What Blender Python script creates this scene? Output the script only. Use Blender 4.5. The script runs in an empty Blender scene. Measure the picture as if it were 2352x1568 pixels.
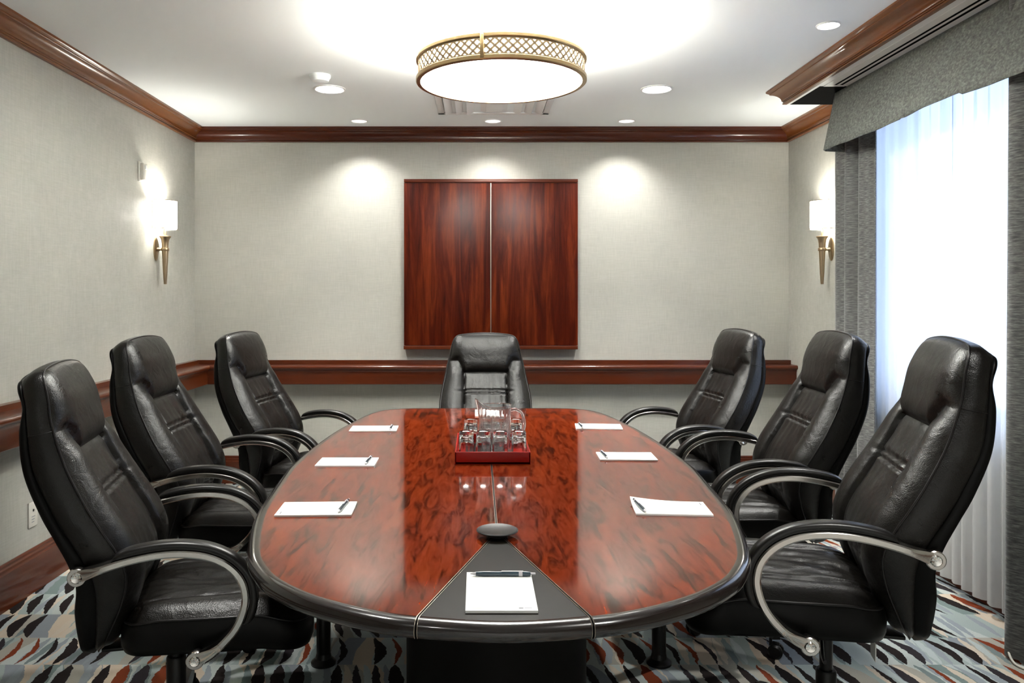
import bpy, bmesh, math, random
from mathutils import Vector, Matrix, noise as mnoise
random.seed(7)
PI = math.pi
S = bpy.context.scene
COL = S.collection
# ------------------------------------------------------------------ camera
CAM_H, FPX, PX, PY = 1.36, 1820.0, 1096.0, 678.0
cam = bpy.data.cameras.new('camera'); co = bpy.data.objects.new('camera', cam); COL.objects.link(co)
cam.sensor_width = 36; cam.lens = FPX / 2352 * 36
cam.shift_x = (1176 - PX) / 2352; cam.shift_y = -(784 - PY) / 2352
cam.clip_start = 0.02
co.location = (0, 0, CAM_H); co.rotation_euler = (PI / 2, 0, 0)
S.camera = co
# ------------------------------------------------------------------ view, world
S.view_settings.view_transform = 'Standard'
S.view_settings.look = 'None'
S.view_settings.gamma = 1.0
S.view_settings.use_curve_mapping = False
S.view_settings.exposure = 2.38
wd = bpy.data.worlds.new('daylight'); S.world = wd; wd.use_nodes = True
bg = wd.node_tree.nodes['Background']
bg.inputs[0].default_value = (0.56, 0.72, 1.0, 1); bg.inputs[1].default_value = 1.45
# room dimensions
XL, XR, YF, YB, ZC = -2.05, 2.26, -1.3, 5.75, 2.567
RCX = 0.108
LAMP = (RCX, 3.57)
# ------------------------------------------------------------------ room lights
def light(name, kind, loc, power, color=(1, .93, .82), rot=(0, 0, 0), **kw):
    d = bpy.data.lights.new(name, kind); d.energy = power; d.color = color
    for k, v in kw.items(): setattr(d, k, v)
    o = bpy.data.objects.new(name, d); COL.objects.link(o); o.location = loc; o.rotation_euler = rot
    return o
WARM = (1, .985, .935)
CANS_AND_FILLS = [(-.863, 4.634), (1.05, 4.634), (1.568, 3.537), (-.863, 2.2), (1.05, 1.2), (-.863, .2), (1.05, -.4), (-.4, -.8), (.5, -.8)]  # last two are unseen spots added so the front wall bounces light
CAN_DIM = [1.15, 1.15, .9, .55, .9, .5, .9, .9, .9]
WASH_CANS = [(-.816, 5.48), (RCX, 5.48), (1.033, 5.48)]
P_BIG, P_WASH, E_DRUM, E_SHADE = 58.0, 18.0, 5.0, 2.5
for i, (x, y) in enumerate(CANS_AND_FILLS):
    light('downlight_and_fill_beam', 'SPOT', (x, y, ZC - .004), P_BIG * CAN_DIM[i], WARM, spot_size=math.radians(92), spot_blend=.9, shadow_soft_size=.06)
for i, (x, y) in enumerate(WASH_CANS):
    light('wall_wash_beam', 'SPOT', (x, y, ZC - .004), P_WASH * (1, .8, 1)[i], WARM, spot_size=math.radians(118), spot_blend=.85, shadow_soft_size=.03)
for sx in (XL + .07, XR - .07):
    light('sconce_bulb', 'POINT', (sx, 5.05, 1.90), 3.6, WARM, shadow_soft_size=.025)

# ------------------------------------------------------------------ materials
def mat(name, col=(.5, .5, .5), rough=.5, metal=0, spec=.5, coat=0, coat_r=.1, emit=None, es=0, trans=0, ior=1.45):
    m = bpy.data.materials.new(name); m.use_nodes = True
    b = m.node_tree.nodes['Principled BSDF']
    b.inputs['Base Color'].default_value = (*col, 1); b.inputs['Roughness'].default_value = rough
    b.inputs['Metallic'].default_value = metal; b.inputs['Specular IOR Level'].default_value = spec
    b.inputs['Coat Weight'].default_value = coat; b.inputs['Coat Roughness'].default_value = coat_r
    b.inputs['Transmission Weight'].default_value = trans; b.inputs['IOR'].default_value = ior
    if emit: b.inputs['Emission Color'].default_value = (*emit, 1); b.inputs['Emission Strength'].default_value = es
    return m
class N:
    def __init__(s, m): s.m = m; s.t = m.node_tree; s.b = s.t.nodes['Principled BSDF']
    def n(s, kind, **kw):
        x = s.t.nodes.new(kind)
        for k, v in kw.items(): setattr(x, k, v)
        return x
    def l(s, a, b): s.t.links.new(a, b)
    def put(s, sock, v):
        if hasattr(v, 'links') or hasattr(v, 'is_linked'): s.l(v, sock)
        else: sock.default_value = v
    def math(s, op, a, b=0.0, c=None):
        x = s.n('ShaderNodeMath', operation=op); s.put(x.inputs[0], a); s.put(x.inputs[1], b)
        if c is not None: s.put(x.inputs[2], c)
        return x.outputs[0]
    def coords(s, scale=(1, 1, 1), kind='Object'):
        tc = s.n('ShaderNodeTexCoord'); mp = s.n('ShaderNodeMapping'); mp.inputs['Scale'].default_value = scale
        s.l(tc.outputs[kind], mp.inputs[0]); return mp.outputs[0]
    def noise(s, vec, scale=5, detail=4, rough=.5, dist=0):
        x = s.n('ShaderNodeTexNoise'); s.l(vec, x.inputs['Vector']); x.inputs['Scale'].default_value = scale
        x.inputs['Detail'].default_value = detail; x.inputs['Roughness'].default_value = rough; x.inputs['Distortion'].default_value = dist
        return x.outputs[0]
    def ramp(s, fac, stops, interp='LINEAR'):
        x = s.n('ShaderNodeValToRGB'); s.l(fac, x.inputs[0]); e = x.color_ramp; e.interpolation = interp
        while len(e.elements) < len(stops): e.elements.new(.5)
        for k, (p, c) in enumerate(stops): e.elements[k].position = p; e.elements[k].color = (*c, 1)
        return x.outputs[0]
    def mix(s, fac, a, b, mode='MIX'):
        x = s.n('ShaderNodeMix', data_type='RGBA', blend_type=mode); s.put(x.inputs[0], fac)
        s.put(x.inputs[6], a if not isinstance(a, tuple) else (*a, 1)); s.put(x.inputs[7], b if not isinstance(b, tuple) else (*b, 1))
        return x.outputs[2]
    def bump(s, h, strength=.2, dist=.01):
        x = s.n('ShaderNodeBump'); s.l(h, x.inputs['Height']); x.inputs['Strength'].default_value = strength
        x.inputs['Distance'].default_value = dist; s.l(x.outputs[0], s.b.inputs['Normal']); return x
M = {}
def wood(name, dark, mid, light_, scale, rough=.22, coat=.6, stretch=(9, .9, 9), dist=1.2, fine=.55, spec=.5, stops=(.24, .46, .70)):
    m = mat(name, mid, rough, spec=spec, coat=coat, coat_r=.07); g = N(m)
    v = g.coords(stretch)
    a = g.noise(v, scale, 6, .6, dist)
    c = g.ramp(a, [(stops[0], dark), (stops[1], mid), (stops[2], light_)])
    v2 = g.coords(tuple(k * 6 for k in stretch)); f = g.noise(v2, scale, 3, .6, .3)
    f2 = g.ramp(f, [(.35, (.62, .62, .62)), (.6, (1, 1, 1))])
    g.l(g.mix(fine, c, f2, 'MULTIPLY'), g.b.inputs['Base Color'])
    M[name] = m; return m
# mahogany veneer of the table top: grain along the table, blotchy figure
wood('table_veneer', (.028, .007, .003), (.155, .018, .004), (.23, .032, .006), 8.0, .36, 1.0, (4.2, .62, 4.2), 1.3, .5, .0, (.37, .50, .66))
M['table_veneer'].node_tree.nodes['Principled BSDF'].inputs['Coat IOR'].default_value = 1.75
wood('cabinet_veneer', (.008, .0012, .0006), (.058, .0062, .0016), (.13, .020, .0045), 2.4, .34, .0, (6.5, 6.5, .55), 1.0, .55, .14)
wood('trim_wood_lit_y', (.13, .036, .006), (.165, .048, .0075), (.20, .060, .009), 2.0, .28, .5, (8, .5, 8), .4, .25, .3)  # same wood as the rails; lamp light painted in as a golden tone
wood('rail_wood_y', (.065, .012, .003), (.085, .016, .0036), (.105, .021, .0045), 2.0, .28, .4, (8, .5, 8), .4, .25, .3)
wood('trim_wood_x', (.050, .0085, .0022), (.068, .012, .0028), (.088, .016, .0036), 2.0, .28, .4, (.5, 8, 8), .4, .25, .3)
M['cabinet_edge'] = mat('cabinet_edge', (.075, .013, .003), .3, spec=.3)
def leather():
    m = mat('leather', (.0034, .0027, .0021), .29, spec=.44); g = N(m); v = g.coords((1, 1, 1))
    vo = g.n('ShaderNodeTexVoronoi'); vo.inputs['Scale'].default_value = 420; g.l(v, vo.inputs['Vector'])
    big = g.noise(v, 16, 4, .55, .8)
    h = g.math('ADD', g.math('MULTIPLY', vo.outputs['Distance'], .10), g.math('MULTIPLY', big, .9))
    g.bump(h, .30, .012)
    g.l(g.ramp(g.noise(v, 9, 3), [(.3, (.26,) * 3), (.7, (.37,) * 3)]), g.b.inputs['Roughness'])
    M['leather'] = m
leather()
M['leather_plain'] = mat('leather_plain', (.0018, .0017, .0015), .38, spec=.16)
M['piping'] = mat('piping', (.004, .003, .003), .28)
M['arm_pad'] = mat('arm_pad', (.0055, .0048, .0044), .34)
M['chrome'] = mat('chrome', (.55, .52, .49), .20, 1)
M['bolt'] = mat('bolt', (.75, .73, .70), .08, 1)
M['black_plastic'] = mat('black_plastic', (.004, .004, .004), .36, spec=.4)
M['black_metal'] = mat('black_metal', (.003, .003, .003), .30, spec=.4)
M['edge_black'] = mat('edge_black', (.008, .0045, .0035), .22, spec=.4, coat=.6, coat_r=.06)
M['wedge'] = mat('wedge', (.0050, .0040, .0024), .40, spec=.15)
M['pedestal'] = mat('pedestal', (.0035, .003, .0026), .5, spec=.10)
M['alu'] = mat('alu', (.32, .28, .23), .35, 1)
M['black'] = mat('black', (.002, .002, .002), .9, spec=.05)
M['white_plastic'] = mat('white_plastic', (.62, .60, .54), .4)
M['paper'] = mat('paper', (.86, .87, .83), .7)
M['ink'] = mat('ink', (.22, .23, .27), .6)
M['ceiling'] = mat('ceiling', (.84, .88, .88), .85)
M['white_paint'] = mat('white_paint', (.78, .78, .77), .45)
M['brass'] = mat('brass', (.42, .30, .15), .30, 1)
M['bronze'] = mat('bronze', (.36, .27, .17), .33, 1)
M['red_lacquer'] = mat('red_lacquer', (.29, .0065, .0030), .30, spec=.25, coat=.12)
M['pen_dark'] = mat('pen_dark', (.028, .05, .07), .25, coat=.5)
M['pen_light'] = mat('pen_light', (.55, .53, .56), .25)
M['tag_red'] = mat('tag_red', (.5, .04, .02), .6)
M['window_white'] = mat('window_white', (.72, .74, .76), .4)
M['lamp_opal'] = mat('lamp_opal', (.9, .88, .84), .5, emit=(1, .98, .92), es=E_DRUM)
M['lamp_inner'] = mat('lamp_inner', (.9, .88, .84), .5, emit=(1, .97, .88), es=4.0)
M['lamp_uplight'] = mat('lamp_uplight', (.9, .88, .84), .5, emit=(1, .985, .93), es=23)
M['can_opal'] = mat('can_opal', (.9, .9, .88), .4, emit=(1, .97, .92), es=9)
M['can_small'] = mat('can_small', (.9, .9, .88), .2, emit=(1, .97, .92), es=.3)
M['shade_glow'] = mat('shade_glow', (.9, .88, .82), .6, emit=(1, .96, .88), es=E_SHADE)
def glass(name, col=(1, 1, 1), rough=0.0, ior=1.45, tr=1):
    m = mat(name, col, rough, trans=tr, ior=ior); M[name] = m
glass('glass_clear', (.97, .98, .98), tr=1); glass('acrylic', (.90, .92, .93), .01, 1.49, .95)
glass('window_glass', (.97, .99, 1))
def wallpaper():
    m = mat('wallpaper', (.6, .58, .5), .62, spec=.35); g = N(m)
    v1 = g.coords((60, 60, 5)); v2 = g.coords((7, 7, 120)); v3 = g.coords((1, 1, 1))
    a = g.math('ADD', g.noise(v1, 2.2, 3), g.noise(v2, 2.2, 3)); a = g.math('MULTIPLY', a, .5)
    c = g.ramp(a, [(.35, (.385, .38, .337)), (.65, (.445, .44, .395))])
    pat = g.ramp(g.noise(v3, 3.0, 5, .6), [(.3, (.92, .92, .93)), (.7, (1, 1, 1))])
    g.l(g.mix(1.0, c, pat, 'MULTIPLY'), g.b.inputs['Base Color'])
    g.bump(a, .06, .003)
    r = g.ramp(g.noise(v3, 30, 5, .7), [(.4, (.42,) * 3), (.6, (.68,) * 3)]); g.l(r, g.b.inputs['Roughness'])
    M['wallpaper'] = m
wallpaper()
def drape_cloth():
    m = mat('drape_cloth', (.09, .09, .085), .8, spec=.25); g = N(m)
    v = g.coords((1, 14, 90)); a = g.noise(v, 2.4, 5, .65)
    g.l(g.ramp(a, [(.30, (.045, .045, .046)), (.5, (.11, .11, .106)), (.72, (.24, .24, .23))]), g.b.inputs['Base Color'])
    g.b.inputs['Sheen Weight'].default_value = .3
    g.bump(a, .15, .003); M['drape_cloth'] = m
    m = mat('valance_cloth', (.1, .1, .09), .8, spec=.25); g = N(m)
    v = g.coords((30, 26, 40)); a = g.noise(v, 2.4, 5, .65)
    g.l(g.ramp(a, [(.30, (.07, .072, .066)), (.5, (.125, .13, .118)), (.72, (.22, .23, .205))]), g.b.inputs['Base Color'])
    g.bump(a, .15, .003); M['valance_cloth'] = m
drape_cloth()
def sheer():
    m = bpy.data.materials.new('sheer_cloth'); m.use_nodes = True; t = m.node_tree; t.nodes.clear()
    out = t.nodes.new('ShaderNodeOutputMaterial'); tl = t.nodes.new('ShaderNodeBsdfTranslucent'); df = t.nodes.new('ShaderNodeBsdfDiffuse')
    tr = t.nodes.new('ShaderNodeBsdfTransparent'); m1 = t.nodes.new('ShaderNodeMixShader'); m2 = t.nodes.new('ShaderNodeMixShader')
    tl.inputs[0].default_value = (.70, .72, .78, 1); df.inputs[0].default_value = (.80, .79, .76, 1)
    m1.inputs[0].default_value = .42; m2.inputs[0].default_value = .93
    t.links.new(tl.outputs[0], m1.inputs[1]); t.links.new(df.outputs[0], m1.inputs[2])
    t.links.new(tr.outputs[0], m2.inputs[1]); t.links.new(m1.outputs[0], m2.inputs[2]); t.links.new(m2.outputs[0], out.inputs[0])
    M['sheer_cloth'] = m
sheer()
def carpet():
    m = mat('carpet', (.4, .4, .4), .95, spec=.1); g = N(m)
    tc = g.n('ShaderNodeTexCoord'); sp = g.n('ShaderNodeSeparateXYZ'); g.l(tc.outputs['Object'], sp.inputs[0])
    vw = g.coords((1, 1, 1)); w1 = g.noise(vw, 22, 3, .6); w2 = g.noise(vw, 160, 2, .6)
    X = g.math('ADD', sp.outputs[0], g.math('MULTIPLY', g.math('SUBTRACT', w1, .5), .022))
    X = g.math('ADD', X, g.math('MULTIPLY', g.math('SUBTRACT', w2, .5), .006))
    R = g.math('DIVIDE', g.math('ADD', sp.outputs[1], .071), .23); iv = g.math('FLOOR', R); fv = g.math('FRACT', R)
    arch = g.math('SINE', g.math('MULTIPLY', fv, PI))
    def rnd(a, b, seed):
        c = g.n('ShaderNodeCombineXYZ'); g.put(c.inputs[0], a); g.put(c.inputs[1], b); c.inputs[2].default_value = seed
        w = g.n('ShaderNodeTexWhiteNoise', noise_dimensions='3D'); g.l(c.outputs[0], w.inputs[0]); return w.outputs[0]
    def layer(width, seed, slant, curve):
        sl = g.math('MULTIPLY', g.math('SUBTRACT', rnd(iv, 0.0, seed + .3), .5), slant)
        u = g.math('ADD', g.math('DIVIDE', X, width), g.math('MULTIPLY', rnd(iv, 0.0, seed), 9))
        u = g.math('ADD', u, g.math('MULTIPLY', g.math('SUBTRACT', fv, .5), g.math('ADD', sl, .35)))
        u = g.math('ADD', u, g.math('MULTIPLY', arch, g.math('MULTIPLY', g.math('SUBTRACT', rnd(iv, 1.0, seed), .5), curve)))
        return g.math('FLOOR', u), g.math('FRACT', u)
    iu, fu = layer(.072, 3.7, 1.4, .8)
    r = rnd(iu, iv, 1.1)
    base = g.ramp(r, [(0, (.36, .42, .41)), (.2, (.50, .55, .53)), (.38, (.62, .52, .41)), (.55, (.27, .30, .33)), (.7, (.40, .38, .33)), (.84, (.46, .52, .52)), (.93, (.20, .26, .25))], 'CONSTANT')
    iu1, fu1 = layer(.036, 8.2, 1.6, .6); r1 = rnd(iu1, iv, 4.4)
    hw1 = g.math('MULTIPLY', g.math('POWER', arch, .6), .42)
    mk1 = g.math('MULTIPLY', g.math('LESS_THAN', g.math('ABSOLUTE', g.math('SUBTRACT', fu1, .5)), hw1), g.math('GREATER_THAN', r1, .55))
    c1 = g.ramp(rnd(iu1, iv, 5.5), [(0, (.30, .34, .37)), (.35, (.62, .54, .44)), (.6, (.20, .25, .25)), (.8, (.47, .53, .53))], 'CONSTANT')
    base = g.mix(mk1, base, c1)
    iu2, fu2 = layer(.070, 13.1, 1.5, .9); r2 = rnd(iu2, iv, 7.7); sz = rnd(iu2, iv, 9.9)
    hw = g.math('MULTIPLY', g.math('POWER', arch, .75), g.math('ADD', g.math('MULTIPLY', sz, .26), .14))
    mk = g.math('MULTIPLY', g.math('LESS_THAN', g.math('ABSOLUTE', g.math('SUBTRACT', fu2, .5)), hw), g.math('GREATER_THAN', r2, .30))
    c2 = g.ramp(rnd(iu2, iv, 2.2), [(0, (.022, .017, .017)), (.62, (.21, .045, .018)), (.82, (.035, .03, .035))], 'CONSTANT')
    c = g.mix(mk, base, c2)
    pile = g.noise(vw, 420, 3, .7)
    c = g.mix(.5, c, g.ramp(pile, [(.3, (.6,) * 3), (.65, (1,) * 3)]), 'MULTIPLY')
    g.l(c, g.b.inputs['Base Color']); g.bump(pile, .5, .006); M['carpet'] = m
carpet()

# ------------------------------------------------------------------ mesh helpers
def mesh_obj(name, V, Fc, m, parent=None, smooth=False, auto=None):
    me = bpy.data.meshes.new(name); me.from_pydata([tuple(v) for v in V], [], Fc)
    bm = bmesh.new(); bm.from_mesh(me); bmesh.ops.recalc_face_normals(bm, faces=bm.faces); bm.to_mesh(me); bm.free()
    if smooth:
        for p in me.polygons: p.use_smooth = True
        if auto is not None: me.set_sharp_from_angle(angle=math.radians(auto))
    o = bpy.data.objects.new(name, me); COL.objects.link(o)
    me.materials.append(M[m] if isinstance(m, str) else m)
    if parent: o.parent = parent
    return o
def tag(o, label=None, cat=None, group=None, kind=None):
    if label: o['label'] = label
    if cat: o['category'] = cat
    if group: o['group'] = group
    if kind: o['kind'] = kind
    return o
def empty(name, loc, rz=0):
    o = bpy.data.objects.new(name, None); COL.objects.link(o); o.location = loc; o.rotation_euler = (0, 0, rz); o.empty_display_size = .1
    return o
class MB:
    """collects shapes into one mesh"""
    def __init__(s): s.V = []; s.F = []
    def add(s, V, F):
        k = len(s.V); s.V += [Vector(v) for v in V]; s.F += [tuple(i + k for i in f) for f in F]; return s
    def box(s, a, b, bev=0.0, mtx=None):
        bm = bmesh.new(); bmesh.ops.create_cube(bm, size=1)
        for v in bm.verts: v.co = Vector([(a[i] + b[i]) / 2 + v.co[i] * (b[i] - a[i]) for i in range(3)])
        if bev: bmesh.ops.bevel(bm, geom=bm.edges[:], offset=bev, segments=3, profile=.5, affect='EDGES')
        if mtx is not None: bmesh.ops.transform(bm, matrix=mtx, verts=bm.verts)
        bm.verts.index_update(); s.add([v.co.copy() for v in bm.verts], [[v.index for v in f.verts] for f in bm.faces]); bm.free(); return s
    def tube(s, pts, r, n=10, cap=True, closed=False):
        pts = [Vector(p) for p in pts]; R = r if isinstance(r, (list, tuple)) else [r] * len(pts)
        rings = []; up = None
        for i, p in enumerate(pts):
            if closed: t = (pts[(i + 1) % len(pts)] - pts[i - 1]).normalized()
            else: t = (pts[min(i + 1, len(pts) - 1)] - pts[max(i - 1, 0)]).normalized()
            if up is None: up = t.orthogonal().normalized()
            up = (up - t * up.dot(t)).normalized(); sd = t.cross(up)
            rings.append([p + (up * math.cos(2 * PI * k / n) + sd * math.sin(2 * PI * k / n)) * R[i] for k in range(n)])
        V = [v for g in rings for v in g]; F = []; m = len(pts)
        for i in range(m if closed else m - 1):
            j = (i + 1) % m
            for k in range(n): F.append((i * n + k, i * n + (k + 1) % n, j * n + (k + 1) % n, j * n + k))
        if cap and not closed: F.append(tuple(range(n))[::-1]); F.append(tuple((m - 1) * n + k for k in range(n)))
        return s.add(V, F)
    def lathe(s, prof, c=(0, 0, 0), n=40, axis='Z', cap=True, rfun=None):
        V = []; F = []; m = len(prof)
        for i, (r, z) in enumerate(prof):
            for k in range(n):
                a = 2 * PI * k / n; rr = r * (rfun(a, i) if rfun else 1)
                p = {'Z': (rr * math.cos(a), rr * math.sin(a), z), 'X': (z, rr * math.cos(a), rr * math.sin(a)), 'Y': (rr * math.cos(a), z, rr * math.sin(a))}[axis]
                V.append((p[0] + c[0], p[1] + c[1], p[2] + c[2]))
        for i in range(m - 1):
            for k in range(n): F.append((i * n + k, i * n + (k + 1) % n, (i + 1) * n + (k + 1) % n, (i + 1) * n + k))
        if cap: F.append(tuple(range(n))[::-1]); F.append(tuple((m - 1) * n + k for k in range(n)))
        return s.add(V, F)
    def xf(s, mtx): s.V = [mtx @ v for v in s.V]; return s
    def build(s, name, m, parent=None, smooth=True, auto=35): return mesh_obj(name, s.V, s.F, m, parent, smooth, auto)
def cat(P, n, closed=False):
    """Catmull-Rom through tuples, n samples per span"""
    out = []; L = len(P)
    for i in range(L if closed else L - 1):
        g = (lambda k: P[k % L]) if closed else (lambda k: P[max(0, min(L - 1, k))])
        a, b, c, d = g(i - 1), g(i), g(i + 1), g(i + 2)
        for j in range(n):
            t = j / n
            out.append(tuple(.5 * (2 * b[q] + (c[q] - a[q]) * t + (2 * a[q] - 5 * b[q] + 4 * c[q] - d[q]) * t * t + (3 * b[q] - a[q] - 3 * c[q] + d[q]) * t ** 3) for q in range(len(b))))
    if not closed: out.append(tuple(P[-1]))
    return out
def box(name, a, b, m, parent=None, bev=0.0): return MB().box(a, b, bev).build(name, m, parent, smooth=bev > 0)
def sstep(a, b, x):
    t = max(0, min(1, (x - a) / (b - a))); return t * t * (3 - 2 * t)
def struct(o): o['kind'] = 'structure'; return o
def copy_tree(o, parent=None):
    c = o.copy(); COL.objects.link(c)
    if parent is not None: c.parent = parent
    for ch in list(o.children): copy_tree(ch, c)
    return c

# ------------------------------------------------------------------ room shell
struct(box('floor', (XL - .15, YF - .15, -.12), (XR + .25, YB + .15, 0), 'carpet'))
struct(box('ceiling', (XL - .15, YF - .15, ZC), (XR + .25, YB + .15, ZC + .12), 'ceiling'))
struct(box('wall_left', (XL - .12, YF, 0), (XL, YB, ZC), 'wallpaper'))
struct(box('wall_back', (XL - .12, YB, 0), (XR + .12, YB + .12, ZC), 'wallpaper'))
struct(box('wall_front', (XL - .12, YF - .12, 0), (XR + .12, YF, ZC), 'white_paint'))  # unseen wall, made white to bounce light onto ceiling and back wall
WY0, WY1, WZ0, WZ1 = 2.0, 4.42, .78, 2.44      # window opening
w = MB()
w.box((XR, YF, 0), (XR + .22, WY0, ZC)); w.box((XR, WY1, 0), (XR + .22, YB, ZC))
w.box((XR, WY0, 0), (XR + .22, WY1, WZ0)); w.box((XR, WY0, WZ1), (XR + .22, WY1, ZC))
struct(w.build('wall_right', 'wallpaper', smooth=False))
# window
wf = MB(); fx0, fx1 = XR + .10, XR + .15
wf.box((fx0, WY0, WZ0), (fx1, WY0 + .06, WZ1)); wf.box((fx0, WY1 - .06, WZ0), (fx1, WY1, WZ1))
wf.box((fx0, WY0, WZ0), (fx1, WY1, WZ0 + .06)); wf.box((fx0, WY0, WZ1 - .06), (fx1, WY1, WZ1))
wn = struct(wf.build('window_1', 'window_white', smooth=False))
box('mullion', (fx0, 3.17, WZ0 + .06), (fx1, 3.23, WZ1 - .06), 'window_white', wn)
box('mullion', (fx0 + .005, 4.02, WZ0 + .06), (fx1 - .005, 4.05, WZ1 - .06), 'window_white', wn)
box('glass_pane', (fx0 + .02, WY0 + .06, WZ0 + .06), (fx0 + .026, WY1 - .06, WZ1 - .06), 'window_glass', wn)
box('window_sill', (XR - .01, WY0 - .03, WZ0 - .03), (fx0, WY1 + .03, WZ0 - .001), 'window_white', wn)
MB().box((fx0 - .03, 3.99, 1.60), (fx0, 4.08, 1.625), .004).build('window_latch', 'black_metal', wn)

# mouldings: profile = [(distance from wall, z)] run between corners with mitres
def run(name, wall, a, b, prof, m, ma=1, mb=1):
    V = []; n = len(prof)
    for e, (end, mit) in enumerate(((a, ma), (b, mb))):
        for p, z in prof:
            t = end + (p * mit if e == 0 else -p * mit)
            V.append({'L': (XL + p, t, z), 'R': (XR - p, t, z), 'B': (t, YB - p, z), 'F': (t, YF + p, z)}[wall])
    F = [(i, (i + 1) % n, n + (i + 1) % n, n + i) for i in range(n)] + [tuple(range(n)), tuple(range(n, 2 * n))]
    return struct(mesh_obj(name, V, F, m, None, True, 25))
def arc(c, r, a0, a1, n): return [(c[0] + r * math.cos(math.radians(a0 + (a1 - a0) * i / n)), c[1] + r * math.sin(math.radians(a0 + (a1 - a0) * i / n))) for i in range(n + 1)]
z0 = 2.469
crown = [(0, z0), (.010, z0)] + arc((.012, z0 + .006), .006, -90, 90, 5) + [(.013, z0 + .014), (.016, z0 + .016), (.016, z0 + .022), (.021, z0 + .024)]
crown += [(.021 + .048 * (1 - math.cos(t)), z0 + .026 + .046 * math.sin(t)) for t in [i / 8 * PI / 2 for i in range(9)]]
crown += [(.072, z0 + .074), (.072, z0 + .079), (.077, z0 + .081), (.0865, z0 + .086), (.0865, ZC), (0, ZC)]
run('trim_1', 'L', YF, YB, crown, 'trim_wood_lit_y')
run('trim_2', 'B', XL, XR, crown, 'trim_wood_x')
run('trim_3', 'R', 4.75, YB, crown, 'trim_wood_lit_y', 0, 1)
rail = [(0, .893), (.043, .893), (.043, .866), (.146, .865)] + arc((.155, .851), .0145, 75, -60, 7) + [(.157, .836), (.1545, .833), (.148, .830), (.146, .822), (.143, .815), (.143, .733), (.139, .729), (0, .729)]
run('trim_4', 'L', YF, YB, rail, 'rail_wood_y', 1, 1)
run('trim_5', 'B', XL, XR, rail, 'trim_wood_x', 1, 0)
base = [(0, .198), (.006, .198), (.010, .192), (.010, .182), (.016, .176), (.017, .165), (.022, .158), (.022, 0), (0, 0)]
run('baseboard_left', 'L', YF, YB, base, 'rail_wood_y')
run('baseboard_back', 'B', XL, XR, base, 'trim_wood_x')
run('baseboard_right', 'R', YF, YB, base, 'rail_wood_y')
# window soffit: dropped box along the right wall, its crown, slot in the underside
SX, SZ, SE = 1.840, 2.494, 4.714
b = MB(); b.box((SX, YF, SZ), (1.878, 4.30, ZC)); b.box((SX, 4.30, SZ), (SX + .02, SE, ZC)); b.box((1.99, YF, SZ), (XR, 4.30, ZC))
b.box((1.878, YF, SZ + .05), (1.99, 4.30, ZC)); b.box((SX + .02, 4.30, SZ + .004), (XR, SE, ZC))
struct(b.build('trim_6', 'white_paint', smooth=False))
struct(box('recess_shade', (SX + .021, 4.302, SZ), (XR, SE, SZ + .004), 'black'))  # flush black board: shade of the unlit recess put into its colour
sc = [(SX - p * 1.42, ZC - (ZC - z) * (ZC - SZ + .001) / .098) for p, z in crown]
n = len(sc); V = [(x, YF, z) for x, z in sc] + [(x, SE, z) for x, z in sc]
struct(mesh_obj('trim_8', V, [(i, (i + 1) % n, n + (i + 1) % n, n + i) for i in range(n)] + [tuple(range(n)), tuple(range(n, 2 * n))], 'trim_wood_lit_y', None, True, 25))
# linear air diffuser in the soffit
d = empty('linear_air_diffuser', (1.934, 4.30, SZ))
tag(d, 'long white slotted air diffuser beside the valance under the wood crown', 'air vent')
dm = MB()
for x0, x1 in ((1.878, 1.922), (1.938, 1.952), (1.970, 1.990)): dm.box((x0 - 1.934, YF + .01 - 4.3, -.002), (x1 - 1.934, -.002, .012))
dm.box((1.878 - 1.934, -.03, -.0025), (1.99 - 1.934, -.002, .012))
dm.build('frame', 'white_paint', d, smooth=False)
for x0, x1 in ((1.922, 1.938), (1.952, 1.970)): box('slot', (x0 - 1.934, YF + .01 - 4.3, -.001), (x1 - 1.934, -.03, .012), 'black', d)

# ------------------------------------------------------------------ ceiling fittings
def can(x, y, r, label, group, opal, name='recessed_downlight'):
    o = empty(name, (x, y, ZC)); tag(o, label, 'ceiling light', group)
    MB().lathe([(r * .84, .0), (r * .84, -.004), (r * .90, -.007), (r, -.003), (r, 0)], n=48, cap=False).build('trim_ring', 'white_paint', o)
    MB().lathe([(.0005, -.0035), (r * .5, -.0032), (r * .84, -.0015)], n=48, cap=False).build('lens', opal, o)
can(-.863, 4.634, .093, 'larger recessed downlight in the ceiling left of the drum lamp, below the smoke detector', 'large downlights', 'can_opal')
can(1.05, 4.634, .093, 'larger recessed downlight in the ceiling right of the drum lamp', 'large downlights', 'can_opal')
can(1.568, 3.537, .052, 'recessed downlight near the wood crown over the window side', 'large downlights', 'can_opal')
for (x, y), l in zip(WASH_CANS, ('left', 'middle', 'right')):
    can(x, y, .062, {'left': 'small downlight close to the back wall, leftmost of the row of three', 'middle': 'small downlight behind the ceiling vent, centred above the wood wall cabinet', 'right': 'small downlight close to the back wall, rightmost of the row of three'}[l], 'small downlights along the back wall', 'can_small')
o = empty('smoke_detector', (-.863, 4.35, ZC)); tag(o, 'round white smoke detector on the ceiling above the left downlight', 'smoke detector')
MB().lathe([(.058, 0), (.058, -.012), (.052, -.020)], n=40, cap=False).build('base', 'ceiling', o)
MB().lathe([(.052, -.020), (.046, -.034), (.03, -.040), (.001, -.041)], n=40, cap=False).build('cover', 'ceiling', o)
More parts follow.
